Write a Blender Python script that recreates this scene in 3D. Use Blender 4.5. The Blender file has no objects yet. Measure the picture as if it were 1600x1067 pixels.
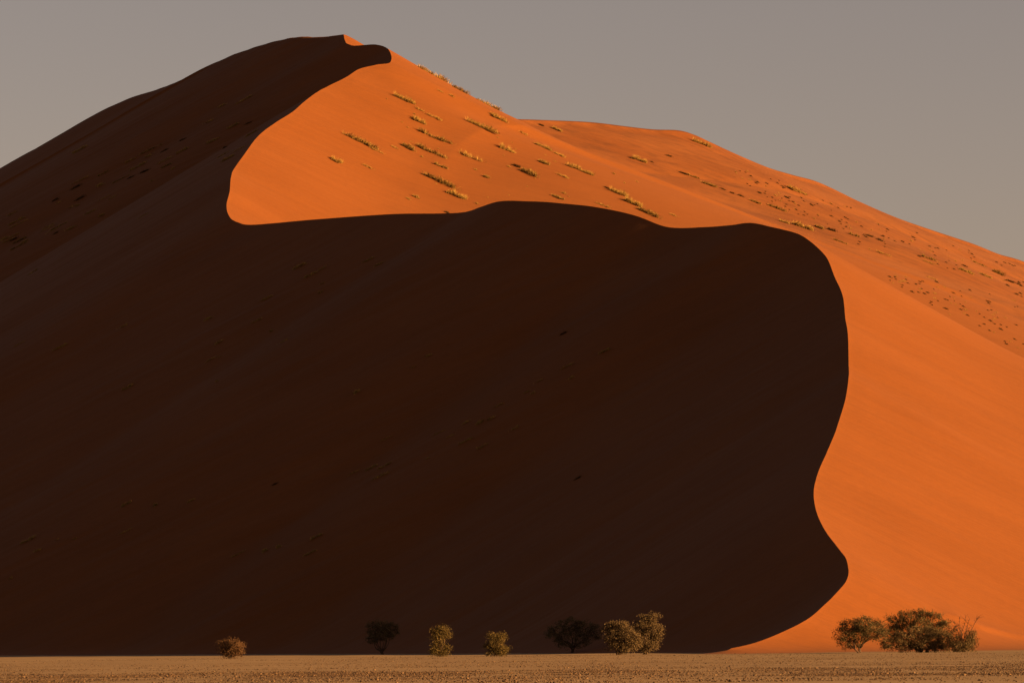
import bpy, math, random
import numpy as np
from mathutils import Vector
from mathutils.bvhtree import BVHTree

# ------------------------------------------------------------------ scene, camera, sky, sun
scene = bpy.context.scene
COL = scene.collection
F = 7500.0                    # focal length in photograph pixels (1600 px wide)
HZ = 1004.0                   # image row of the level horizon
CAM_Z = 2.4
cam_data = bpy.data.cameras.new('camera')
cam = bpy.data.objects.new('camera', cam_data)
COL.objects.link(cam)
scene.camera = cam
cam.location = (0, 0, CAM_Z)
cam.rotation_euler = (math.radians(90), 0, 0)
cam_data.sensor_width = 36
cam_data.lens = 36 * F / 1600
cam_data.shift_y = (HZ - 533.5) / 1600
cam_data.clip_start = 1
cam_data.clip_end = 60000

SUN_EL, SUN_AZ = 12.0, 107.0   # azimuth clockwise from +Y (view direction)
world = bpy.data.worlds.new('World')
scene.world = world
world.use_nodes = True
wn = world.node_tree
sky = wn.nodes.new('ShaderNodeTexSky')
sky.sky_type = 'NISHITA'
sky.sun_disc = False
sky.sun_elevation = math.radians(SUN_EL)
sky.sun_rotation = math.radians(SUN_AZ)
sky.air_density = 0.62
sky.dust_density = 1.4
sky.ozone_density = 1.0
tint = wn.nodes.new('ShaderNodeMix')
tint.data_type = 'RGBA'
tint.blend_type = 'MULTIPLY'
tint.inputs['Factor'].default_value = 1
tint.inputs['B'].default_value = (1.12, 0.645, 0.43, 1)
wn.links.new(sky.outputs[0], tint.inputs['A'])
wn.links.new(tint.outputs['Result'], wn.nodes['Background'].inputs[0])
wn.nodes['Background'].inputs[1].default_value = 0.0365

sun_data = bpy.data.lights.new('sun', 'SUN')
sun_data.energy = 5.0
sun_data.angle = math.radians(0.53)
sun_data.color = (1.0, 0.57, 0.22)
sun = bpy.data.objects.new('sun', sun_data)
COL.objects.link(sun)
sa, se = math.radians(SUN_AZ), math.radians(SUN_EL)
SUN_DIR = Vector((math.sin(sa) * math.cos(se), math.cos(sa) * math.cos(se), math.sin(se)))
sun.rotation_euler = (-SUN_DIR).to_track_quat('-Z', 'Y').to_euler()

vs = scene.view_settings
vs.view_transform = 'Standard'
vs.look = 'None'
vs.gamma = 1
vs.use_curve_mapping = False
vs.exposure = 2.06
scene.cycles.max_bounces = 4
scene.cycles.diffuse_bounces = 3

# ------------------------------------------------------------------ helpers
rng = np.random.default_rng(7)
random.seed(7)

def unproject(px, py, Y):
    return np.stack([(px - 800) / F * Y, Y + 0 * px, CAM_Z + (HZ - py) / F * Y], -1)

def mesh_from(name, verts, faces):
    """verts (n,3), faces (m,k) arrays -> mesh"""
    me = bpy.data.meshes.new(name)
    verts = np.asarray(verts, np.float32)
    faces = np.asarray(faces, np.int32)
    k = faces.shape[1]
    me.vertices.add(len(verts))
    me.vertices.foreach_set('co', verts.ravel())
    me.loops.add(faces.size)
    me.loops.foreach_set('vertex_index', faces.ravel())
    me.polygons.add(len(faces))
    me.polygons.foreach_set('loop_start', np.arange(0, faces.size, k, dtype=np.int32))
    me.update(calc_edges=True)
    return me

def link(name, me, mat=None, parent=None, smooth=False):
    o = bpy.data.objects.new(name, me)
    COL.objects.link(o)
    if mat is not None and me is not None and not me.materials:
        me.materials.append(mat)
    if parent is not None:
        o.parent = parent
    if smooth:
        me.polygons.foreach_set('use_smooth', np.ones(len(me.polygons), bool))
    return o

def tag(o, label, cat, group=None):
    o['label'] = label
    o['category'] = cat
    if group:
        o['group'] = group
    return o

def hash2(ix, iy, seed):
    h = (ix.astype(np.int64) * 374761393 + iy.astype(np.int64) * 668265263 + seed * 1442695041) & 0xFFFFFFFF
    h = ((h ^ (h >> 13)) * 1274126177) & 0xFFFFFFFF
    h = h ^ (h >> 16)
    return (h & 0xFFFF).astype(np.float32) / 32767.5 - 1

def noise2(x, y, seed=0):
    x = np.asarray(x, np.float32); y = np.asarray(y, np.float32)
    ix = np.floor(x); iy = np.floor(y)
    fx = x - ix; fy = y - iy
    ix = ix.astype(np.int64); iy = iy.astype(np.int64)
    u = fx * fx * fx * (fx * (fx * 6 - 15) + 10)
    v = fy * fy * fy * (fy * (fy * 6 - 15) + 10)
    a = hash2(ix, iy, seed); b = hash2(ix + 1, iy, seed)
    c = hash2(ix, iy + 1, seed); d = hash2(ix + 1, iy + 1, seed)
    return (a + (b - a) * u) * (1 - v) + (c + (d - c) * u) * v

def fbm2(x, y, seed=0, octaves=3):
    t = 0; a = 1.0; n = 0
    for k in range(octaves):
        t = t + a * noise2(x * 2 ** k, y * 2 ** k, seed + 17 * k)
        n += a; a *= 0.5
    return t / n

# ------------------------------------------------------------------ materials
def new_mat(name):
    m = bpy.data.materials.new(name)
    m.use_nodes = True
    nt = m.node_tree
    b = nt.nodes['Principled BSDF']
    b.inputs['Roughness'].default_value = 0.95
    b.inputs['Specular IOR Level'].default_value = 0.08
    return m, nt, b

def ramp(nt, src, stops):
    r = nt.nodes.new('ShaderNodeValToRGB')
    el = r.color_ramp.elements
    while len(el) < len(stops):
        el.new(0.5)
    for e, (p, c) in zip(el, stops):
        e.position = p
        e.color = (*c, 1)
    nt.links.new(src, r.inputs[0])
    return r.outputs[0]

def tex_noise(nt, scale, detail=4, rough=0.55, map_scale=(1, 1, 1)):
    tc = nt.nodes.new('ShaderNodeTexCoord')
    mp = nt.nodes.new('ShaderNodeMapping')
    mp.inputs['Scale'].default_value = map_scale
    n = nt.nodes.new('ShaderNodeTexNoise')
    n.inputs['Scale'].default_value = scale
    n.inputs['Detail'].default_value = detail
    n.inputs['Roughness'].default_value = rough
    nt.links.new(tc.outputs['Object'], mp.inputs[0])
    nt.links.new(mp.outputs[0], n.inputs['Vector'])
    return n.outputs['Fac']

def mix_rgb(nt, mode, fac, a, b):
    m = nt.nodes.new('ShaderNodeMix')
    m.data_type = 'RGBA'
    m.blend_type = mode
    if isinstance(fac, (int, float)):
        m.inputs['Factor'].default_value = fac
    else:
        nt.links.new(fac, m.inputs['Factor'])
    for s, v in (('A', a), ('B', b)):
        if isinstance(v, tuple):
            m.inputs[s].default_value = (*v, 1)
        else:
            nt.links.new(v, m.inputs[s])
    return m.outputs['Result']

def sand_material(name, c0, c1, streak, mottle=1.0):
    m, nt, b = new_mat(name)
    b.inputs['Specular IOR Level'].default_value = 0.22
    big = ramp(nt, tex_noise(nt, 0.02, 3), [(0.35, c0), (0.68, c1)])
    st = ramp(nt, tex_noise(nt, 1.0, 5, 0.6, (0.012, 0.16, 0.02)), [(0.38, (streak,) * 3), (0.6, (1, 1, 1))])
    c = mix_rgb(nt, 'MULTIPLY', 1.0, big, st)
    fine = ramp(nt, tex_noise(nt, 0.9, 4, 0.7, (0.35, 1, 1)), [(0.3, (0.90,) * 3), (0.7, (1.06,) * 3)])
    c = mix_rgb(nt, 'MULTIPLY', 1.0, c, fine)
    if mottle < 1:                                       # litter and crusted patches between the plants
        mt_ = ramp(nt, tex_noise(nt, 0.16, 6, 0.65, (0.45, 1, 1)), [(0.36, (mottle,) * 3), (0.5, (1, 1, 1))])
        c = mix_rgb(nt, 'MULTIPLY', 1.0, c, mt_)
    nt.links.new(c, b.inputs['Base Color'])
    bp = nt.nodes.new('ShaderNodeBump')
    bp.inputs['Strength'].default_value = 0.5
    bp.inputs['Distance'].default_value = 0.25
    nt.links.new(tex_noise(nt, 0.5, 6, 0.6, (0.12, 1, 0.4)), bp.inputs['Height'])
    nt.links.new(bp.outputs[0], b.inputs['Normal'])
    return m

M_SAND = sand_material('dune_sand', (0.126, 0.0348, 0.0012), (0.137, 0.0393, 0.0028), 0.94)
M_FARSAND = sand_material('far_dune_sand', (0.114, 0.0320, 0.0035), (0.142, 0.0450, 0.0085), 0.84, 0.78)

# ------------------------------------------------------------------ the plain
def plain_z(x, y):
    x = np.asarray(x, float); y = np.asarray(y, float)
    t = 0.0090 * x - 0.40      # the plain falls off gently to the left
    return 3.0 * np.tanh(t / 3.0)

# ------------------------------------------------------------------ the main dune: its crest, traced with real depth
CREST = np.array([
    (536.7, 50.1), (537.5, 57), (539, 63), (543, 67.7), (553.4, 70.6), (567, 69.8), (584.3, 68.9), (596.6, 70.8), (606, 75.5),
    (610.2, 82.6), (611.5, 91.8), (607, 98), (587, 101), (561, 107.3), (541, 120), (513, 134), (494.6, 143.8),
    (476, 157.4), (457.5, 173.8), (429.7, 191.4), (405, 210), (386.4, 234), (366.3, 262), (361, 277), (358.5, 299),
    (354, 317.6), (355.5, 330), (361.6, 340.8), (374, 347), (389.5, 350), (432.8, 347), (494.6, 341.7), (556, 337),
    (618, 333), (680, 332.4), (726.5, 330), (751, 322), (780, 313.5), (819, 312.8), (872, 316), (919, 320.6), (966, 329),
    (1000, 338), (1028, 349), (1047, 354), (1075, 354.7), (1112, 353), (1144, 350), (1173, 347), (1205, 353), (1235, 360),
    (1254, 367.4), (1276, 384), (1293, 403), (1304, 431), (1317, 461), (1321, 495), (1325, 525), (1326, 570),
    (1326, 588.5), (1321, 622), (1307, 667), (1292.6, 702.6), (1278, 738), (1272, 764), (1274.5, 793), (1288, 824),
    (1307, 850), (1321, 869), (1326, 888), (1322, 904.6), (1307, 923.6), (1278, 952), (1254.6, 969.7), (1212, 992.5),
    (1178.5, 1009), (1159.5, 1017), (1137, 1025.5)])[::-1]          # from the tip on the plain to the peak

def catmull(P, n):
    out = []
    P = np.vstack([2 * P[0] - P[1], P, 2 * P[-1] - P[-2]])
    for i in range(1, len(P) - 2):
        p0, p1, p2, p3 = P[i - 1:i + 3]
        t = np.linspace(0, 1, n, endpoint=False)[:, None]
        out.append(0.5 * (2 * p1 + (p2 - p0) * t + (2 * p0 - 5 * p1 + 4 * p2 - p3) * t ** 2
                          + (3 * p1 - p0 - 3 * p2 + p3) * t ** 3))
    return np.vstack(out + [P[-2][None]])

cp = catmull(CREST, 12)
ii = np.arange(len(cp))
cp[:, 0] += 0.55 * fbm2(ii / 9, 0 * ii, 77, 3)
cp[:, 1] += 0.35 * fbm2(ii / 9, 0 * ii, 78, 3)
Y = 1075.0
ys = [Y]
dys = []
for i in range(len(cp) - 1):
    sc = Y / F
    dx = abs(cp[i + 1, 0] - cp[i, 0]) * sc
    dz = (cp[i, 1] - cp[i + 1, 1]) * sc
    lat = 1.7 if 355 < cp[i, 0] < 1260 and 300 < cp[i, 1] < 400 else (1.3 if cp[i, 1] < 300 else 0.85)
    d = max(lat * dx, dz / (0.165 if cp[i, 0] < 620 and cp[i, 1] < 350 else 0.205), 0.3 * math.hypot(dx, dz))
    dys.append(d)
    Y += d
dys = np.array(dys)
kern = np.hanning(31); kern /= kern.sum()
dys = np.convolve(np.pad(dys, 15, mode='edge'), kern, 'valid')
yc = 1075.0 + np.concatenate([[0], np.cumsum(dys)])
C3 = unproject(cp[:, 0], cp[:, 1], yc)
Y_TIP, Y_PEAK = yc[0], yc[-1]

Y_FAR = Y_PEAK + 100            # depth of the crest of the dune behind
ROWS = np.concatenate([np.linspace(Y_TIP - 70, Y_TIP, 60, endpoint=False),
                       np.linspace(Y_TIP, Y_PEAK, int((Y_PEAK - Y_TIP) / 1.6)),
                       np.linspace(Y_PEAK, Y_FAR, 100)[1:], np.linspace(Y_FAR, Y_FAR + 420, 80)[1:]])
rx = np.interp(ROWS, yc, C3[:, 0])
rz = np.interp(ROWS, yc, C3[:, 2])
after = ROWS > Y_PEAK
rx[after] = C3[-1, 0] + 0.25 * (ROWS[after] - Y_PEAK)
before = ROWS < Y_TIP
rx[before] = C3[0, 0] - 0.9 * (Y_TIP - ROWS[before])
rz[after] = C3[-1, 2] - 0.26 * (ROWS[after] - Y_PEAK)
crest_pts = np.stack([rx, ROWS, rz], 1)[~before]
print('crest: tip', C3[0], 'peak', C3[-1])
seg = np.diff(crest_pts[: (ROWS <= Y_PEAK)[~before].sum()], axis=0)
print('max crest slope', np.abs(seg[:, 2] / np.hypot(seg[:, 0], seg[:, 1])).max())

arm_px = catmull(np.array([(536.7, 50.1), (505, 53), (470, 52), (445, 56), (420, 62), (380, 75), (350, 88), (320, 101), (290, 115), (262, 124), (235, 131),
                           (205, 144.5), (180, 158), (150, 176), (75, 219), (0, 263.5), (-100, 325), (-220, 398)], float), 14)
arm = unproject(arm_px[:, 0], arm_px[:, 1], Y_PEAK + 0.6 * (536.7 - arm_px[:, 0]))

NL, NR = 250, 340
tl = np.linspace(0, 1, NL + 1)[1:]
tr = np.linspace(0, 1, NR + 1)[1:]
off = np.concatenate([-(0.22 * tl + 0.78 * tl ** 2.1)[::-1] * 620, [0], (0.28 * tr + 0.72 * tr ** 1.7) * 620])
GX = (rx[:, None] + off[None]).astype(np.float32)
# behind the peak the rows swing away to the right, along the crest of the dune behind
swing = np.clip((ROWS - (Y_PEAK - 420)) / 480, 0, 1)
swing = swing * swing * (3 - 2 * swing)
GY = (ROWS[:, None] + 0.8 * swing[:, None] * np.clip(off - 70, 0, None)[None]).astype(np.float32)
side = (off > 0)[None] * np.ones_like(GX)
SL = np.where(side > 0, 0.565, 0.62).astype(np.float32)
H = np.full_like(GX, -400)
EASE = np.where(side > 0, 0.17, 0.0).astype(np.float32)   # the sunny flank grows gentler further down
for p in crest_pts:
    dd = np.sqrt((GX - p[0]) ** 2 + (GY - p[1]) ** 2)
    np.maximum(H, p[2] - SL * dd + EASE * (np.sqrt((np.maximum(dd - 72, 0)) ** 2 + 400) - 20), out=H)
for p in arm[::2]:
    np.maximum(H, p[2] - 0.62 * np.sqrt((GX - p[0]) ** 2 + (GY - p[1]) ** 2), out=H)
ci = NL                                                # the crest column
crest_h = H[:, ci].copy()
pin = (ROWS > Y_TIP) & (ROWS < Y_PEAK - 5)
for it in range(10):                                   # soften folds, keep the crest sharp
    S = H.copy()
    S[1:-1] = 0.25 * H[:-2] + 0.5 * H[1:-1] + 0.25 * H[2:]
    T = S.copy()
    T[:, 1:-1] = 0.25 * S[:, :-2] + 0.5 * S[:, 1:-1] + 0.25 * S[:, 2:]
    H = T
    H[pin, ci] = crest_h[pin]
dist = np.abs(off)[None] * np.ones_like(GX)
fade = np.clip(dist / 25, 0, 1)
amp = np.where(side > 0, 1.0, 0.7)
H += np.where(side > 0, 0, fade * (0.22 * fbm2(GX / 40, GY / 5, 9, 3) + 0.5 * np.clip(fbm2(GX / 50, GY / 22, 12, 3), 0, 1)))
H += fade * amp * (0.35 * fbm2(GX / 90, GY / 16, 3, 3) + 1.3 * fbm2(GX / 120, GY / 60, 5, 2))

# the lower dune behind it, its crest at one depth; the two run into each other in a soft hollow
fp = catmull(np.array([(400, 130), (560, 150), (700, 175), (780, 184), (840, 186.5), (920, 190), (980, 197), (1020, 201.5), (1060, 203), (1085, 210),
                       (1110, 221.5), (1150, 240), (1200, 261), (1240, 273), (1280, 284.5), (1340, 313), (1400, 339), (1460, 360),
                       (1520, 380), (1560, 396), (1600, 408), (1700, 448), (1850, 505), (2050, 575), (2400, 700)], float), 10)
jr = int(np.argmin(np.abs(ROWS - Y_FAR)))
FCx, FCy = GX[jr].astype(float), GY[jr].astype(float)
FC = np.stack([FCx, FCy, CAM_Z + (HZ - np.interp(FCx / FCy * F + 800, fp[:, 0], fp[:, 1])) / F * FCy], 1)
FC = FC[(FCx / FCy * F + 800 > 420) & (FCx / FCy * F + 800 < 2390)]
FH = np.full_like(GX, -400)
for p in FC:
    np.maximum(FH, p[2] - 0.50 * np.sqrt((GX - p[0]) ** 2 + (GY - p[1]) ** 2), out=FH)
fd = np.clip(np.abs(ROWS[:, None] - Y_FAR) / 40, 0, 1)
FH += fd * (1.1 * fbm2(GX / 60, GY / 16, 23, 4) + 1.8 * fbm2(GX / 110, GY / 45, 25, 2))
is_far = (FH > H) & (side > 0)
k = 14.0
mixh = np.clip(k - np.abs(H - FH), 0, None)
SM = np.maximum(H, FH) + np.where(side > 0, mixh ** 2 / (4 * k), 0)
H = np.where(fade < 1, H * (1 - fade) + SM * fade, SM)
B = H.copy()
for r in (16, 11, 7):                                    # rounder forms away from the crests
    for ax in (0, 1):
        c = np.cumsum(np.pad(B, [(r + 1, r) if a == ax else (0, 0) for a in (0, 1)], mode='edge').astype(np.float64), axis=ax)
        B = (np.take(c, np.arange(2 * r + 1, c.shape[ax]), ax) - np.take(c, np.arange(0, c.shape[ax] - 2 * r - 1), ax)) / (2 * r + 1)
wt = np.clip((off[None] - 6) / 60, 0, 1) * np.clip((np.abs(np.arange(len(ROWS)) - jr)[:, None] - 2) / 30, 0, 1)
H = (H * (1 - wt) + B * wt).astype(np.float32)
SPX = GX / GY * F + 800
SPY = HZ - (H - CAM_Z) / GY * F
rip = []
for tx, ty_ in ((1470, 955), (1500, 968), (1530, 979), (1560, 988), (1590, 996), (1620, 1004)):   # a low lip of sand near the foot
    k_ = int(np.argmin(np.where(side > 0, (SPX - tx) ** 2 + (SPY - ty_) ** 2, 1e9)))
    rip.append((GX.flat[k_], GY.flat[k_]))
rip = np.array(rip)
ry = np.interp(GX, rip[:, 0], rip[:, 1])
dr = GY - ry
lip = np.where(dr < 0, np.exp(-(dr / 2.6) ** 2), np.exp(-dr / 14))
H = H + (0.8 * lip * np.clip((GX - rip[0, 0]) / 5, 0, 1) * np.clip((GX - rip[0, 0] - 40) / -15, 0, 1) * (side > 0)).astype(np.float32)
PZ = plain_z(GX, GY).astype(np.float32)
w = 2.5
q = (H - PZ) / w
H = PZ + w * np.where(q > 20, q, np.log1p(np.exp(np.clip(q, -40, 20)))) - 0.35

def grid_faces(nr, nc):
    i = np.arange(nr * nc).reshape(nr, nc)
    return np.stack([i[:-1, :-1], i[:-1, 1:], i[1:, 1:], i[1:, :-1]], -1).reshape(-1, 4)

V = np.stack([GX, GY, H], -1).reshape(-1, 3)
FA = grid_faces(*GX.shape)
far_face = is_far.reshape(-1)[FA].sum(1) >= 2
BVH = BVHTree.FromPolygons(V.tolist(), FA.tolist())

def sub_mesh(name, faces):
    used, inv = np.unique(faces, return_inverse=True)
    m = mesh_from(name, V[used], inv.reshape(faces.shape))
    ev = np.zeros(len(m.edges) * 2, np.int32)
    m.edges.foreach_get('vertices', ev)
    on_crest = ((used[ev.reshape(-1, 2)] % GX.shape[1]) == ci).all(1)
    m.attributes.new('sharp_edge', 'BOOLEAN', 'EDGE').data.foreach_set('value', on_crest)
    return m

dune = link('dune', sub_mesh('dune', FA[~far_face]), M_SAND, smooth=True)
dune['kind'] = 'structure'
dune['label'] = 'large orange sand dune with a winding crest and a dark shaded face'
far_dune = link('far_dune', sub_mesh('far_dune', FA[far_face]), M_FARSAND, smooth=True)
far_dune['kind'] = 'structure'
far_dune['label'] = 'lower orange dune behind the main dune, dotted with grass tufts'

# ------------------------------------------------------------------ ground sheet
gxs = np.concatenate([-np.geomspace(400, 12000, 24)[::-1], np.linspace(-390, 390, 200), np.geomspace(400, 12000, 24)])
gys = np.concatenate([-np.geomspace(60, 8000, 16)[::-1], np.linspace(-50, 180, 40), np.linspace(181, 1300, 700), np.geomspace(1310, 20000, 40)])
PX, PY = np.meshgrid(gxs, gys)
PZZ = plain_z(PX, PY) + (0.05 * fbm2(PX / 14, PY / 14, 41, 3) + 0.16 * fbm2(PX / 26, PY / 60, 43, 3) * np.clip((PY - 600) / 300, 0, 1)) * (np.abs(PX) < 400)
M_PLAIN, nt, b = new_mat('plain_sand')
c = ramp(nt, tex_noise(nt, 0.05, 4, 0.6, (0.3, 1, 1)), [(0.35, (0.160, 0.104, 0.056)), (0.65, (0.220, 0.150, 0.084))])
nt.links.new(c, b.inputs['Base Color'])
me = mesh_from('ground', np.stack([PX, PY, PZZ], -1).reshape(-1, 3), grid_faces(*PX.shape))
ground = link('ground', me, M_PLAIN, smooth=True)
ground['kind'] = 'structure'
ground['label'] = 'flat stony tan plain in front of the dune'

# ------------------------------------------------------------------ gravel on the plain
def scatter_band(y0, y1, per_m2, half=0.15):
    area = (y1 - y0) * 2 * half * (y0 + y1) / 2
    n = int(area * per_m2)
    y = rng.uniform(y0, y1, n)
    x = rng.uniform(-1, 1, n) * half * y
    return x, y

sx, sy = [], []
for y0, y1, dns in ((180, 330, 0.3), (330, 372, 3.0), (372, 495, 6.5), (495, 590, 1.0), (590, 800, 0.6), (800, 1080, 0.3)):
    x, y = scatter_band(y0, y1, dns)
    keep = rng.random(len(x)) < np.clip(0.55 + 0.9 * fbm2(x / 9, y / 22, 61, 3), 0.05, 1)
    sx.append(x[keep]); sy.append(y[keep])
sx = np.concatenate(sx); sy = np.concatenate(sy)
n = len(sx)
ico_v = []
t = (1 + 5 ** 0.5) / 2
for a_, b_, c_ in ((-1, t, 0), (1, t, 0), (-1, -t, 0), (1, -t, 0), (0, -1, t), (0, 1, t), (0, -1, -t), (0, 1, -t), (t, 0, -1), (t, 0, 1), (-t, 0, -1), (-t, 0, 1)):
    ico_v.append((a_, b_, c_))
ico_v = np.array(ico_v) / math.hypot(1, t)
ico_f = np.array([(0, 11, 5), (0, 5, 1), (0, 1, 7), (0, 7, 10), (0, 10, 11), (1, 5, 9), (5, 11, 4), (11, 10, 2), (10, 7, 6), (7, 1, 8),
                  (3, 9, 4), (3, 4, 2), (3, 2, 6), (3, 6, 8), (3, 8, 9), (4, 9, 5), (2, 4, 11), (6, 2, 10), (8, 6, 7), (9, 8, 1)])
size = np.clip(rng.lognormal(-3.3, 0.42, n), 0.02, 0.13)
v = ico_v[None].astype(np.float32) * (1 + rng.uniform(-0.3, 0.3, (n, 12, 1)))
v = v * (size[:, None] * np.stack([rng.uniform(0.8, 1.5, n), rng.uniform(0.8, 1.5, n), rng.uniform(0.5, 0.9, n)], 1))[:, None]
v += np.stack([sx, sy, plain_z(sx, sy) + 0.25 * size], 1)[:, None]
f = (ico_f[None] + 12 * np.arange(n)[:, None, None]).reshape(-1, 3)
M_STONE, nt, b = new_mat('gravel')
geo = nt.nodes.new('ShaderNodeNewGeometry')
nt.links.new(ramp(nt, geo.outputs['Random Per Island'], [(0.0, (0.035, 0.024, 0.018)), (0.55, (0.065, 0.040, 0.026)), (0.85, (0.085, 0.052, 0.028)), (1.0, (0.15, 0.095, 0.052))]), b.inputs['Base Color'])
gravel = link('gravel', mesh_from('gravel', v.reshape(-1, 3), f), M_STONE)
gravel['kind'] = 'stuff'
tag(gravel, 'dark brown and tan gravel strewn across the plain', 'gravel')

# ------------------------------------------------------------------ trees along the foot of the dune
def leaf_material(name, stops, transl=0.25):
    m, nt, b = new_mat(name)
    g = nt.nodes.new('ShaderNodeNewGeometry')
    col = ramp(nt, g.outputs['Random Per Island'], stops)
    nt.links.new(col, b.inputs['Base Color'])
    tr_ = nt.nodes.new('ShaderNodeBsdfTranslucent')
    nt.links.new(col, tr_.inputs['Color'])
    mx = nt.nodes.new('ShaderNodeMixShader')
    mx.inputs[0].default_value = transl
    nt.links.new(b.outputs[0], mx.inputs[1])
    nt.links.new(tr_.outputs[0], mx.inputs[2])
    nt.links.new(mx.outputs[0], nt.nodes['Material Output'].inputs['Surface'])
    return m

L_OLIVE = leaf_material('olive_leaves', [(0, (0.045, 0.036, 0.017)), (0.6, (0.080, 0.060, 0.027)), (1, (0.12, 0.088, 0.042))])
L_BROWN = leaf_material('brown_green_leaves', [(0, (0.055, 0.040, 0.020)), (0.6, (0.090, 0.064, 0.030)), (1, (0.15, 0.098, 0.048))])
L_YELLOW = leaf_material('yellow_green_leaves', [(0, (0.042, 0.033, 0.012)), (0.6, (0.088, 0.063, 0.022)), (1, (0.135, 0.092, 0.034))])
L_TAN = leaf_material('dusty_tan_leaves', [(0, (0.056, 0.040, 0.021)), (0.6, (0.098, 0.068, 0.034)), (1, (0.15, 0.104, 0.054))])
L_RUST = leaf_material('rust_leaves', [(0, (0.055, 0.031, 0.016)), (0.6, (0.098, 0.054, 0.027)), (1, (0.145, 0.080, 0.041))])
M_BARK, nt, b = new_mat('bark')
nt.links.new(ramp(nt, tex_noise(nt, 2.0, 4), [(0.3, (0.030, 0.020, 0.014)), (0.7, (0.085, 0.052, 0.034))]), b.inputs['Base Color'])

def tube(path, r0, r1, sides=6):
    """tapered tube along a polyline -> verts, quads"""
    path = np.asarray(path, float)
    k = len(path)
    d = np.gradient(path, axis=0)
    d /= np.linalg.norm(d, axis=1, keepdims=True) + 1e-9
    u = np.cross(d, [0.31, 0.87, 0.19]); u /= np.linalg.norm(u, axis=1, keepdims=True) + 1e-9
    w_ = np.cross(d, u)
    r = np.linspace(r0, r1, k)[:, None, None]
    a = np.linspace(0, 2 * math.pi, sides, endpoint=False)[None, :, None]
    v = path[:, None] + r * (np.cos(a) * u[:, None] + np.sin(a) * w_[:, None])
    i = np.arange(k * sides).reshape(k, sides)
    j = np.roll(i, -1, 1)
    q = np.stack([i[:-1], j[:-1], j[1:], i[1:]], -1).reshape(-1, 4)
    return v.reshape(-1, 3), q

class Geo:
    def __init__(self):
        self.v, self.f, self.n = [], [], 0
    def add(self, v, f):
        self.v.append(v); self.f.append(f + self.n); self.n += len(v)
    def mesh(self, name):
        return mesh_from(name, np.concatenate(self.v), np.concatenate(self.f))

def bend(a, b, r, sag=0.12, n=7):
    a = np.array(a, float); b = np.array(b, float)
    t = np.linspace(0, 1, n)[:, None]
    L = np.linalg.norm(b - a)
    p = a + (b - a) * t
    wob = r.normal(0, 1, 3) * L * sag
    p = p + np.sin(t * math.pi) * wob + np.sin(t * 2 * math.pi) * r.normal(0, 1, 3) * L * sag * 0.35
    p[:, 2] += (np.sin(t[:, 0] * math.pi)) * L * 0.05
    return p

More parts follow.
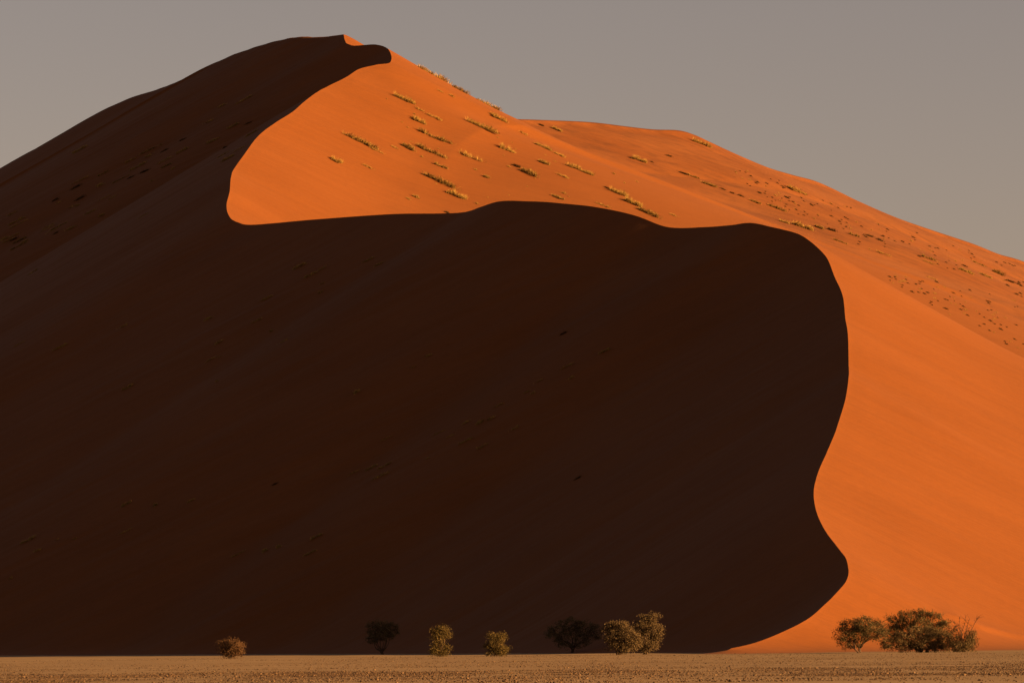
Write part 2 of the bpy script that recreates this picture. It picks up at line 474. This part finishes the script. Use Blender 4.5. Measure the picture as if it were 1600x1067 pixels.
def make_tree(px, base_y_px, Yd, blobs, leaf_mat, label, cat, name, seed, group=None, stems=3, clusters=220, per=26, leaf=0.13, bare=(), trunk_r=0.22, shaded=False):
    """blobs: (dx_px, height_px, rx_px, rz_px) in photograph pixels at the tree's own distance"""
    r = np.random.default_rng(seed)
    if shaded:                                            # stand it back where the dune's shadow lies
        for Yd in range(1100, 1330, 10):
            q0 = Vector(((px - 800) / F * Yd, Yd, 10))
            if all(BVH.ray_cast(q0 + Vector((o_ * 0.15, 0, 0)), SUN_DIR)[0] is not None for o_ in (-30, 0, 30)):
                break
    m = Yd / F
    x0 = (px - 800) / F * Yd
    z0 = float(plain_z(x0, Yd))
    hit = BVH.ray_cast(Vector((x0, Yd, 60)), Vector((0, 0, -1)))
    if hit[0] is not None:
        z0 = max(z0, hit[0].z)
    root = bpy.data.objects.new(name, None)
    COL.objects.link(root)
    root.location = (x0, Yd, z0 - 0.05)
    tag(root, label, cat, group)
    B_ = np.array([(bx * m, r.uniform(-0.5, 0.5) * min(rx_, 22) * m, h_ * m, rx_ * m, min(rx_, rz_ * 1.6) * m, rz_ * m) for bx, h_, rx_, rz_ in blobs])
    wood, twigs = Geo(), Geo()
    bases = [np.array([r.normal(0, 0.25), r.normal(0, 0.25), -0.1]) for _ in range(stems)]
    forks = [b0 + np.array([r.normal(0, 0.35), r.normal(0, 0.3), r.uniform(0.7, 1.3)]) for b0 in bases]
    for b0, f0 in zip(bases, forks):
        wood.add(*tube(bend(b0, f0, r, 0.06, 5), trunk_r, trunk_r * 0.75, 7))
    limb_ends = []
    for bl in B_:
        f0 = forks[int(np.argmin([abs(f_[0] - bl[0]) + r.uniform(0, 0.8) for f_ in forks]))]
        for q_ in range(2):
            e = bl[:3] + r.normal(0, 0.3, 3) * bl[3:]
            p = bend(f0, e, r, 0.10, 9)
            wood.add(*tube(p, trunk_r * 0.6, 0.035, 6))
            limb_ends += [p[5], p[7], p[8]]
    limb_ends = np.array(limb_ends)
    vol = B_[:, 3] * B_[:, 4] * B_[:, 5]
    vol = vol ** 0.75
    pick = r.choice(len(B_), clusters, p=vol / vol.sum())
    d = r.normal(0, 1, (clusters, 3)); d /= np.linalg.norm(d, axis=1, keepdims=True)
    rad = r.uniform(0.25, 1.0, clusters) ** 0.45
    c = B_[pick, :3] + d * rad[:, None] * B_[pick, 3:] * (1 + 0.14 * r.normal(0, 1, (clusters, 1)))
    c[:, 2] = np.maximum(c[:, 2], 0.25)
    for cc in c[::2]:
        e = limb_ends[int(np.argmin(((limb_ends - cc) ** 2).sum(1)))]
        twigs.add(*tube(bend(e, cc, r, 0.08, 4), 0.04, 0.012, 3))
    for bx, h_ in bare:                                   # leafless branches that stand out of the crown
        f0 = forks[r.integers(len(forks))]
        e = np.array([bx * m, r.normal(0, 0.4), h_ * m])
        p = bend(f0, e, r, 0.06, 9)
        twigs.add(*tube(p, 0.10, 0.02, 5))
        for k_ in range(16):
            s0 = p[r.integers(4, 9)]
            e2 = s0 + np.array([r.normal(0, 0.5), r.normal(0, 0.4), r.uniform(0.2, 1.0)]) * r.uniform(0.5, 1.3)
            twigs.add(*tube(bend(s0, e2, r, 0.1, 4), 0.035, 0.01, 3))
    # leaves: small folded blades in sprays round each twig end
    N = clusters * per
    spread = r.uniform(0.22, 0.55, clusters)
    lc = np.repeat(c, per, 0) + r.normal(0, 1, (N, 3)) * np.repeat(spread, per)[:, None] * np.array([1, 1, 0.7])
    lc[:, 2] = np.maximum(lc[:, 2], 0.06)
    a = r.normal(0, 1, (N, 3)); a /= np.linalg.norm(a, axis=1, keepdims=True)
    bb = np.cross(a, r.normal(0, 1, (N, 3))); bb /= np.linalg.norm(bb, axis=1, keepdims=True)
    L = leaf * r.uniform(0.6, 1.5, (N, 1)); W = L * r.uniform(0.35, 0.6, (N, 1))
    lv = np.stack([lc - a * L, lc + bb * W, lc + a * L, lc - bb * W], 1).reshape(-1, 3)
    lf = np.arange(N * 4).reshape(N, 4)
    link('trunk', wood.mesh('trunk'), M_BARK, root, True)
    link('twigs', twigs.mesh('twigs'), M_BARK, root, True)['kind'] = 'stuff'
    link('crown', mesh_from('crown', lv, lf), leaf_mat, root)
    return root

RG = 'trees clustered on the right against the lit sand'
make_tree(1344, 1016, 1010, [(-26, 28, 15, 12), (-14, 42, 18, 13), (6, 46, 20, 12), (24, 42, 17, 12), (32, 30, 12, 10), (-4, 28, 16, 14), (-18, 14, 14, 8), (14, 30, 14, 11)],
          L_OLIVE, 'rounded olive tree with splayed stems, leftmost in the group on the lit sand', 'tree', 'acacia_tree', 1, RG, 5, 330, 40)
make_tree(1432, 1016, 1030, [(-38, 50, 11, 7), (-18, 58, 13, 7), (4, 61, 14, 7), (28, 58, 14, 6), (42, 46, 11, 7), (-24, 40, 20, 13), (6, 44, 20, 13), (-40, 30, 14, 12), (-46, 14, 10, 8), (30, 34, 16, 12)],
          L_OLIVE, 'tallest dark tree with clumped flat-topped foliage in the middle of the right group', 'tree', 'acacia_tree', 2, RG, 5, 430, 40)
make_tree(1440, 1016, 1016, [(-32, 18, 20, 17), (-8, 22, 22, 20), (18, 24, 20, 19), (38, 18, 15, 17), (4, 10, 34, 9)],
          L_BROWN, 'dense low brown-green bush spreading in front of the tallest right-hand tree', 'bush', 'bush', 3, RG, 5, 430, 40)
make_tree(1505, 1016, 1012, [(-14, 24, 12, 16), (4, 16, 12, 13), (14, 14, 10, 13), (-6, 10, 14, 9), (12, 26, 8, 10)],
          L_BROWN, 'half-bare tree with leafless top branches at the right end of the tree group', 'tree', 'acacia_tree', 4, RG, 4, 200, 36,
          bare=((-16, 48), (-6, 52), (4, 54), (10, 53), (24, 54), (18, 46), (-12, 40)))
LG = 'trees and bushes along the foot of the shaded dune face'
make_tree(967, 1019, 1015, [(-18, 42, 7, 8), (-8, 45, 9, 8), (6, 46, 12, 9), (-10, 28, 14, 12), (12, 30, 16, 13), (2, 13, 22, 10), (22, 22, 14, 14)],
          L_TAN, 'broad bushy tree right of the black tree, left half of a joined pair', 'tree', 'acacia_tree', 5, LG, 3, 380, 40)
make_tree(1007, 1019, 1048, [(-2, 57, 8, 6), (14, 57, 10, 9), (-6, 42, 15, 10), (14, 40, 15, 11), (0, 28, 20, 12), (-10, 14, 16, 10), (22, 30, 7, 10), (8, 12, 14, 9), (-20, 30, 12, 11)],
          L_TAN, 'taller leaning tree with a raised right crown, right half of a joined pair', 'tree', 'acacia_tree', 6, LG, 3, 380, 40)
make_tree(686, 1022, 1030, [(-6, 39, 9, 5), (4, 42, 10, 6), (12, 34, 7, 7), (0, 31, 12, 7), (-2, 20, 9, 7), (13, 15, 5, 4), (-6, 10, 8, 7), (6, 8, 9, 7)],
          L_YELLOW, 'narrow yellow-green tree with a heavier top, alone against the dark slope', 'tree', 'acacia_tree', 7, LG, 2, 240, 36, 0.11, trunk_r=0.15)
make_tree(774, 1021, 1030, [(-4, 30, 8, 6), (10, 28, 9, 8), (2, 20, 13, 8), (-12, 17, 7, 6), (8, 9, 12, 8), (-6, 6, 9, 5)],
          L_YELLOW, 'small yellowish bush between the narrow yellow-green tree and the wide black tree', 'bush', 'bush', 8, LG, 3, 240, 36, 0.11, trunk_r=0.12)
make_tree(361, 1025, 1010, [(-12, 18, 11, 10), (4, 22, 12, 9), (15, 16, 9, 9), (0, 10, 16, 8)],
          L_RUST, 'lone small rust-brown bush, leftmost on the edge of the plain', 'bush', 'bush', 9, LG, 4, 220, 36, 0.11, trunk_r=0.10)
make_tree(598, 1021, 1165, [(-14, 40, 12, 12), (2, 46, 14, 10), (14, 38, 11, 12), (0, 30, 18, 10), (-16, 24, 9, 7)],
          L_OLIVE, 'dark upright tree in full shade, left of the narrow yellow-green tree', 'tree', 'acacia_tree', 10, LG, 3, 260, 36, shaded=True)
make_tree(895, 1020, 1150, [(-26, 32, 18, 14), (-4, 44, 20, 13), (18, 38, 18, 13), (36, 32, 13, 12), (0, 22, 34, 15)],
          L_OLIVE, 'wide black tree in full shade beside the joined pair', 'tree', 'acacia_tree', 11, LG, 4, 380, 36, shaded=True)

# ------------------------------------------------------------------ dry grass on the dunes
def grass_material(name, stops):
    return leaf_material(name, stops, 0.3)
G_GOLD = grass_material('golden_grass', [(0, (0.10, 0.065, 0.02)), (0.25, (0.26, 0.16, 0.045)), (1, (0.40, 0.26, 0.075))])
G_PALE = grass_material('pale_grass', [(0, (0.20, 0.115, 0.030)), (1, (0.40, 0.25, 0.075))])
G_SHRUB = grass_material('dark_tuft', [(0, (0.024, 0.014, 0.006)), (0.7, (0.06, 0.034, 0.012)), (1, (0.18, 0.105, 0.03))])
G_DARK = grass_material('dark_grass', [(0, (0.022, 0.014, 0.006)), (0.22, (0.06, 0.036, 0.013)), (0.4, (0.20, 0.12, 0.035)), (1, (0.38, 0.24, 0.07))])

def clump_mesh(name, length, height, count, seed, mat, heads=5, wide=0.9):
    """blades fan out of several crowns strung along local x; 1 unit = 1 m"""
    r = np.random.default_rng(seed)
    hx = (np.linspace(-0.5, 0.5, heads) + r.uniform(-0.35, 0.35, heads) / heads) * length
    hy = r.normal(0, 0.34, heads) * wide
    hs = r.uniform(0.3, 1.15, heads)
    k = r.choice(heads, count, p=(hs + 0.25) / (hs + 0.25).sum())
    base = np.stack([hx[k] + r.normal(0, 0.42, count) * wide * (0.6 + hs[k]), hy[k] + r.normal(0, 0.3, count) * wide, np.full(count, -0.08)], 1)
    ang = r.uniform(0, 2 * math.pi, count)
    lean = r.uniform(0.1, 1.0, count)
    hgt = height * hs[k] * r.uniform(0.45, 1.05, count)
    tip = base + np.stack([np.cos(ang) * lean * hgt, np.sin(ang) * lean * hgt, hgt * np.sqrt(np.clip(1.15 - lean ** 2, 0.1, 1))], 1)
    mid = base + (tip - base) * 0.5 + np.array([0, 0, 1.0]) * (0.14 * hgt)[:, None]
    sd = np.stack([-np.sin(ang), np.cos(ang), 0 * ang], 1) * (r.uniform(0.03, 0.06, count))[:, None]
    v = np.stack([base - sd, base + sd, mid + sd * 0.9, mid - sd * 0.9, tip + sd * 0.25, tip - sd * 0.25], 1).reshape(-1, 3)
    i = np.arange(count)[:, None] * 6
    f = np.concatenate([i + np.array([[0, 1, 2, 3]]), i + np.array([[3, 2, 4, 5]])], 0)
    m = mesh_from(name, v, f)
    m.materials.append(mat)
    return m

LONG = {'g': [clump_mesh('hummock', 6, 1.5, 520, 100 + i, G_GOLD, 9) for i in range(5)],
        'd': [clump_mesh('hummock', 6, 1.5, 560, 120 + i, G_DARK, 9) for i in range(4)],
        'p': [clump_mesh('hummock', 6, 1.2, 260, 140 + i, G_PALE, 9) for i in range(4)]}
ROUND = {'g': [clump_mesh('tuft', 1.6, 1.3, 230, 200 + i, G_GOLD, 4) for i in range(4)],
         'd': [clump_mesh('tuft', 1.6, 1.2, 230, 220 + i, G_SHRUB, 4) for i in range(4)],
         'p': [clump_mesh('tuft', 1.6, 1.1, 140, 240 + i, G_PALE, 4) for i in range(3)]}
CAM = Vector((0, 0, CAM_Z))

def on_dune(px, py):
    for k_ in range(8):
        d = Vector(((px - 800) / F, 1, (HZ - py - 1.5 * k_) / F if False else (HZ - (py + 1.5 * k_)) / F)).normalized()
        loc, nor, idx, dist_ = BVH.ray_cast(CAM, d)
        if loc is not None:
            return loc, (nor if nor.z > 0 else -nor)
    return None, None

pick_n = [0]
def plant(name, px, py, wpx, hpx, style, label, cat, group=None, run=-0.5):
    loc, nor = on_dune(px, py)
    if loc is None:
        return None
    m = loc.y / F
    pick_n[0] += 1
    if wpx > 15:
        me_ = LONG[style][pick_n[0] % len(LONG[style])]
        sx_, sz_ = wpx * m / 7.2, hpx * m / 2.6
    else:
        me_ = ROUND[style][pick_n[0] % len(ROUND[style])]
        sx_, sz_ = wpx * m / 3.2, hpx * m / 2.2
    sz_ = max(0.5, min(sz_, 1.8))
    o = bpy.data.objects.new(name, me_)
    COL.objects.link(o)
    # hummocks trail along the slope, down to one side
    ty = (-nor.x - run * nor.z) / nor.y if abs(nor.y) > 0.05 else 0
    X = Vector((1, max(-1.8, min(1.8, ty)), 0))
    X.z = -(nor.x * X.x + nor.y * X.y) / nor.z
    sx_ *= min(X.length, 1.7)
    X.normalize()
    if style != 'd' and random.random() < 0.3:
        X = -X
    Z = (nor + Vector((0, 0, 0.8))).normalized()
    Yv = Z.cross(X).normalized()
    Z = X.cross(Yv)
    from mathutils import Matrix
    R = Matrix((X, Yv, Z)).transposed().to_4x4()
    o.matrix_world = Matrix.Translation(loc) @ R @ Matrix.Diagonal((sx_, 0.5 * (sx_ + sz_) if wpx <= 15 else sz_ * 1.2, sz_, 1))
    tag(o, label, cat, group)
    return o

UP = 'grass hummocks on the upper lit slope'
HUMMOCKS = [
 (677, 113, 40, 13, 'g', 'shaggy grass hummock breaking the skyline just below the summit'),
 (717, 139, 22, 10, 'd', 'grass hummock on the skyline, second below the summit'),
 (762, 161, 32, 10, 'g', 'long golden grass hummock on the skyline, lowest of the three'),
 (633, 157, 30, 15, 'g', 'bushy golden grass hummock nearest below the summit'),
 (656, 172, 14, 7, 'p', 'thin grass tuft trailing right of the hummock nearest the summit'),
 (679, 184, 22, 9, 'p', 'pale grass patch at the end of the trail right of the highest hummock'),
 (655, 190, 20, 13, 'g', 'upright golden tuft above the narrow dark streak of grass'),
 (678, 215, 46, 12, 'd', 'narrow dark diagonal streak of grass on the upper lit slope'),
 (564, 222, 48, 25, 'd', 'largest dark grass hummock on the left of the lit slope'),
 (588, 236, 20, 7, 'p', 'pale tail of grass at the lower right of the largest left hummock'),
 (525, 252, 15, 13, 'g', 'leftmost round grass tuft on the lit slope'),
 (576, 262, 20, 8, 'p', 'two faint pale tufts right of the leftmost round tuft'),
 (617, 231, 11, 9, 'p', 'small pale tuft left of the dark-footed round hummock'),
 (637, 231, 20, 13, 'd', 'round dark-footed grass hummock right of the largest one'),
 (674, 238, 40, 17, 'd', 'long grass hummock with dark lower edge in the middle of the slope'),
 (688, 260, 17, 8, 'd', 'small dark streak of grass under the long middle hummock'),
 (658, 245, 6, 5, 'p', 'tiny pale tuft under the left end of the long middle hummock'),
 (685, 283, 48, 18, 'd', 'biggest low hummock, dark at its left end, near the shadow edge'),
 (713, 306, 26, 15, 'g', 'ragged golden tuft just below the biggest low hummock'),
 (638, 311, 9, 7, 'g', 'left one of two small round tufts near the shadow edge'),
 (650, 309, 10, 8, 'g', 'right one of two small round tufts near the shadow edge'),
 (735, 246, 32, 14, 'p', 'sparse pale grass ring in the centre of the lit slope'),
 (742, 265, 7, 5, 'p', 'tiny pale tuft below the sparse grass ring'),
 (755, 200, 44, 20, 'g', 'tall golden diagonal hummock near the right skyline of the upper slope'),
 (688, 143, 9, 6, 'p', 'left one of two tiny tufts under the skyline hummocks'),
 (707, 151, 9, 7, 'p', 'right one of two tiny tufts under the skyline hummocks'),
 (780, 186, 25, 12, 'g', 'fluffy golden tuft close under the lowest skyline hummock'),
 (793, 235, 21, 13, 'g', 'golden tuft with a shadowed foot right of the sparse grass ring'),
 (760, 277, 9, 7, 'g', 'small single tuft below and left of the shadowed-foot tuft'),
 (826, 271, 26, 14, 'd', 'hummock with dark left side right of the small single tuft'),
 (806, 260, 12, 8, 'd', 'little dark tuft up-left of the dark-sided hummock'),
 (796, 261, 6, 5, 'p', 'tiny pale tuft left of the little dark tuft'),
 (850, 255, 15, 10, 'd', 'small leaning tuft above the dark-sided hummock'),
 (700, 333, 12, 6, 'd', 'dark tuft cut by the crest line under the biggest low hummock'),
 (744, 318, 7, 5, 'p', 'tiny tuft right above the crest where it starts to rise'),
 (818, 209, 13, 7, 'p', 'faint tuft high right, upper end of a diagonal grass line'),
 (848, 230, 26, 9, 'g', 'thin grass streak in the diagonal line below the saddle'),
 (875, 243, 16, 9, 'p', 'pale tuft below the thin streak in the diagonal line'),
 (845, 196, 8, 5, 'd', 'small dark tuft at the saddle where the two dunes meet'),
 (870, 203, 14, 7, 'g', 'small golden tuft just right of the saddle'),
 (908, 267, 34, 12, 'g', 'golden grass streak in the middle of the broad flank'),
 (880, 276, 16, 8, 'p', 'faint pale grass patch left below the golden flank streak'),
 (948, 294, 9, 5, 'd', 'small dark tuft at the head of the long golden streak'),
 (968, 303, 24, 13, 'g', 'thick upper end of the long golden grass streak'),
 (988, 318, 26, 13, 'g', 'middle of the long golden grass streak above the crest'),
 (1012, 333, 32, 12, 'd', 'lower dark-edged end of the long golden streak near the crest'),
 (942, 321, 20, 8, 'p', 'pale tuft just above the crest left of the long golden streak'),
 (1053, 337, 14, 6, 'p', 'faint tuft above the dip in the crest'),
 (872, 309, 17, 8, 'd', 'dark tuft sitting on the crest line at the top of the shaded face'),
 (880, 302, 9, 6, 'p', 'pale tuft just above the dark one on the crest line'),
]
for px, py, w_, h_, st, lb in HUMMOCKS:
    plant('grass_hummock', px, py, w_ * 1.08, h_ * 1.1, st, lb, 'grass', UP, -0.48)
FG = 'grass hummocks on the dune behind'
FAR_HUMMOCKS = [
 (1000, 251, 19, 12, 'g', 'lone golden tuft with dark left side in the hollow between the dunes'),
 (1019, 254, 5, 4, 'd', 'dark speck of grass just right of the lone golden tuft'),
 (1044, 244, 9, 5, 'd', 'small dark tuft up-right of the lone golden tuft'),
 (1098, 226, 28, 15, 'g', 'golden hummock close under the far skyline past its corner'),
 (1066, 271, 12, 6, 'd', 'first dark tuft at the upper end of the long tuft row'),
 (1082, 276, 18, 6, 'd', 'second dark tuft in the long row on the far slope'),
 (1108, 289, 22, 8, 'd', 'long dark hummock, third in the row on the far slope'),
 (1130, 296, 10, 5, 'd', 'faint tuft after the long hummock in the row'),
 (1143, 302, 7, 5, 'd', 'first of two small black tufts in the row'),
 (1158, 307, 9, 6, 'd', 'second of two small black tufts in the row'),
 (1180, 316, 16, 7, 'd', 'arched dark tuft in the row above the crest corner'),
 (1212, 325, 26, 8, 'd', 'long dark streak ending the tuft row over the crest corner'),
 (1247, 300, 26, 13, 'g', 'grey-green double hummock alone on the middle of the far slope'),
 (1226, 348, 14, 8, 'g', 'small golden mound behind the crest corner'),
 (1253, 355, 30, 14, 'g', 'rounded golden hummock right behind the crest corner'),
 (1279, 356, 14, 9, 'd', 'black tuft right of the rounded golden hummock'),
 (1298, 360, 13, 9, 'd', 'dark green tuft right of the black tuft behind the crest'),
 (1334, 368, 14, 8, 'd', 'dark mound with pale top, first past the crest corner tufts'),
 (1357, 369, 12, 7, 'd', 'dark tuft at the right of the pale-topped mound'),
 (1375, 376, 12, 9, 'd', 'squarish dark green tuft on the middle far slope'),
 (1313, 378, 18, 6, 'd', 'thin dark grass streak under the pale-topped mound'),
 (1450, 404, 20, 8, 'd', 'dark elongated hummock in the middle of the far right slope'),
 (1450, 410, 16, 7, 'p', 'pale grass mat under the elongated dark hummock'),
 (1507, 416, 10, 6, 'd', 'upper dark tuft of a pair on the far right slope'),
 (1510, 425, 20, 8, 'g', 'pale hummock with dark spots below the upper pair tuft'),
 (1530, 413, 20, 5, 'd', 'thin dark line of grass left above the black bush'),
 (1541, 432, 18, 7, 'g', 'pale mound left below the black bush'),
 (1558, 427, 15, 13, 'd', 'single black bush near the right edge of the far slope'),
 (1577, 440, 11, 7, 'd', 'dark tuft right below the black bush'),
 (1594, 446, 10, 7, 'd', 'dark tuft touching the right edge of the picture'),
 (1455, 435, 16, 6, 'p', 'pale tuft on the smooth brown band of the far slope'),
 (1380, 397, 20, 7, 'p', 'pale tuft at the left end of the brown band'),
]
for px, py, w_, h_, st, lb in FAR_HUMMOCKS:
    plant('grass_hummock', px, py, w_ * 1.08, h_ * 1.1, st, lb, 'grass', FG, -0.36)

# small tufts that nothing tells apart
def field(poly_rows, n, seed, label, group, styles='dddp', wr=(2.5, 6)):
    r = random.Random(seed)
    k = 0
    while k < n:
        x = r.uniform(poly_rows[0][0], poly_rows[-1][0])
        lo = np.interp(x, [p[0] for p in poly_rows], [p[1] for p in poly_rows])
        hi = np.interp(x, [p[0] for p in poly_rows], [p[2] for p in poly_rows])
        y = r.uniform(lo, hi)
        if fbm2(np.array([x / 45]), np.array([y / 22]), seed, 2)[0] < -0.45:
            continue
        w_ = r.uniform(*wr) * r.uniform(0.7, 1.15)
        plant('grass_tuft', x, y, w_, w_ * 0.9, r.choice(styles), label, 'grass', group)
        k += 1
field([(1148, 262, 285), (1200, 275, 312), (1260, 300, 342), (1330, 325, 362)], 85, 11,
      'tiny dark grass tuft among many dotting the upper far slope', 'tiny tufts on the upper far slope')
field([(1335, 335, 385), (1450, 368, 410), (1600, 420, 465)], 80, 12,
      'tiny dark tuft scattered along the far slope under the right skyline', 'tiny tufts under the right skyline')
field([(1390, 425, 440), (1470, 440, 485), (1600, 470, 552)], 95, 13,
      'tiny dark tuft on the brown lower far slope behind the smooth near flank', 'tiny tufts on the lower far slope')
field([(600, 150, 200), (700, 180, 310), (850, 230, 310), (1000, 280, 330)], 30, 14,
      'tiny pale grass tuft scattered between the hummocks on the upper lit slope', 'tiny pale tufts on the upper lit slope', 'ppg', (2.5, 5))
SG = 'low shrubs on the shaded upper left slope'
r = random.Random(5)
for k in range(60):
    t_ = r.random()
    x = 8 + 400 * t_
    y = 425 - 250 * t_ + r.gauss(0, 24) - 42 * (1 - t_)
    plant('low_shrub', x, y, r.uniform(7, 26), r.uniform(4, 8), r.choice('dgp'), 'dim low shrub in a streak across the shaded upper left slope', 'shrub', SG, 0.5)
for k in range(60):
    cx, cy = r.choice([(500, 440), (330, 560), (640, 590), (780, 650), (560, 740), (860, 600), (680, 700), (250, 780), (440, 860), (120, 540), (60, 860)])
    x = cx + r.gauss(0, 60)
    y = cy + r.gauss(0, 22) - 0.45 * (x - cx)
    plant('low_shrub', x, y, r.uniform(6, 22), r.uniform(4, 10), r.choice('ggpp'), 'dim grass clump scattered on the dark shaded face', 'shrub', 'grass clumps on the shaded face', 0.5)
for px, py in ((902, 748), (430, 756), (880, 522)):
    plant('low_shrub', px, py, 10, 7, 'd', 'near-black shrub on the dark shaded face', 'shrub', 'grass clumps on the shaded face', 0.5)
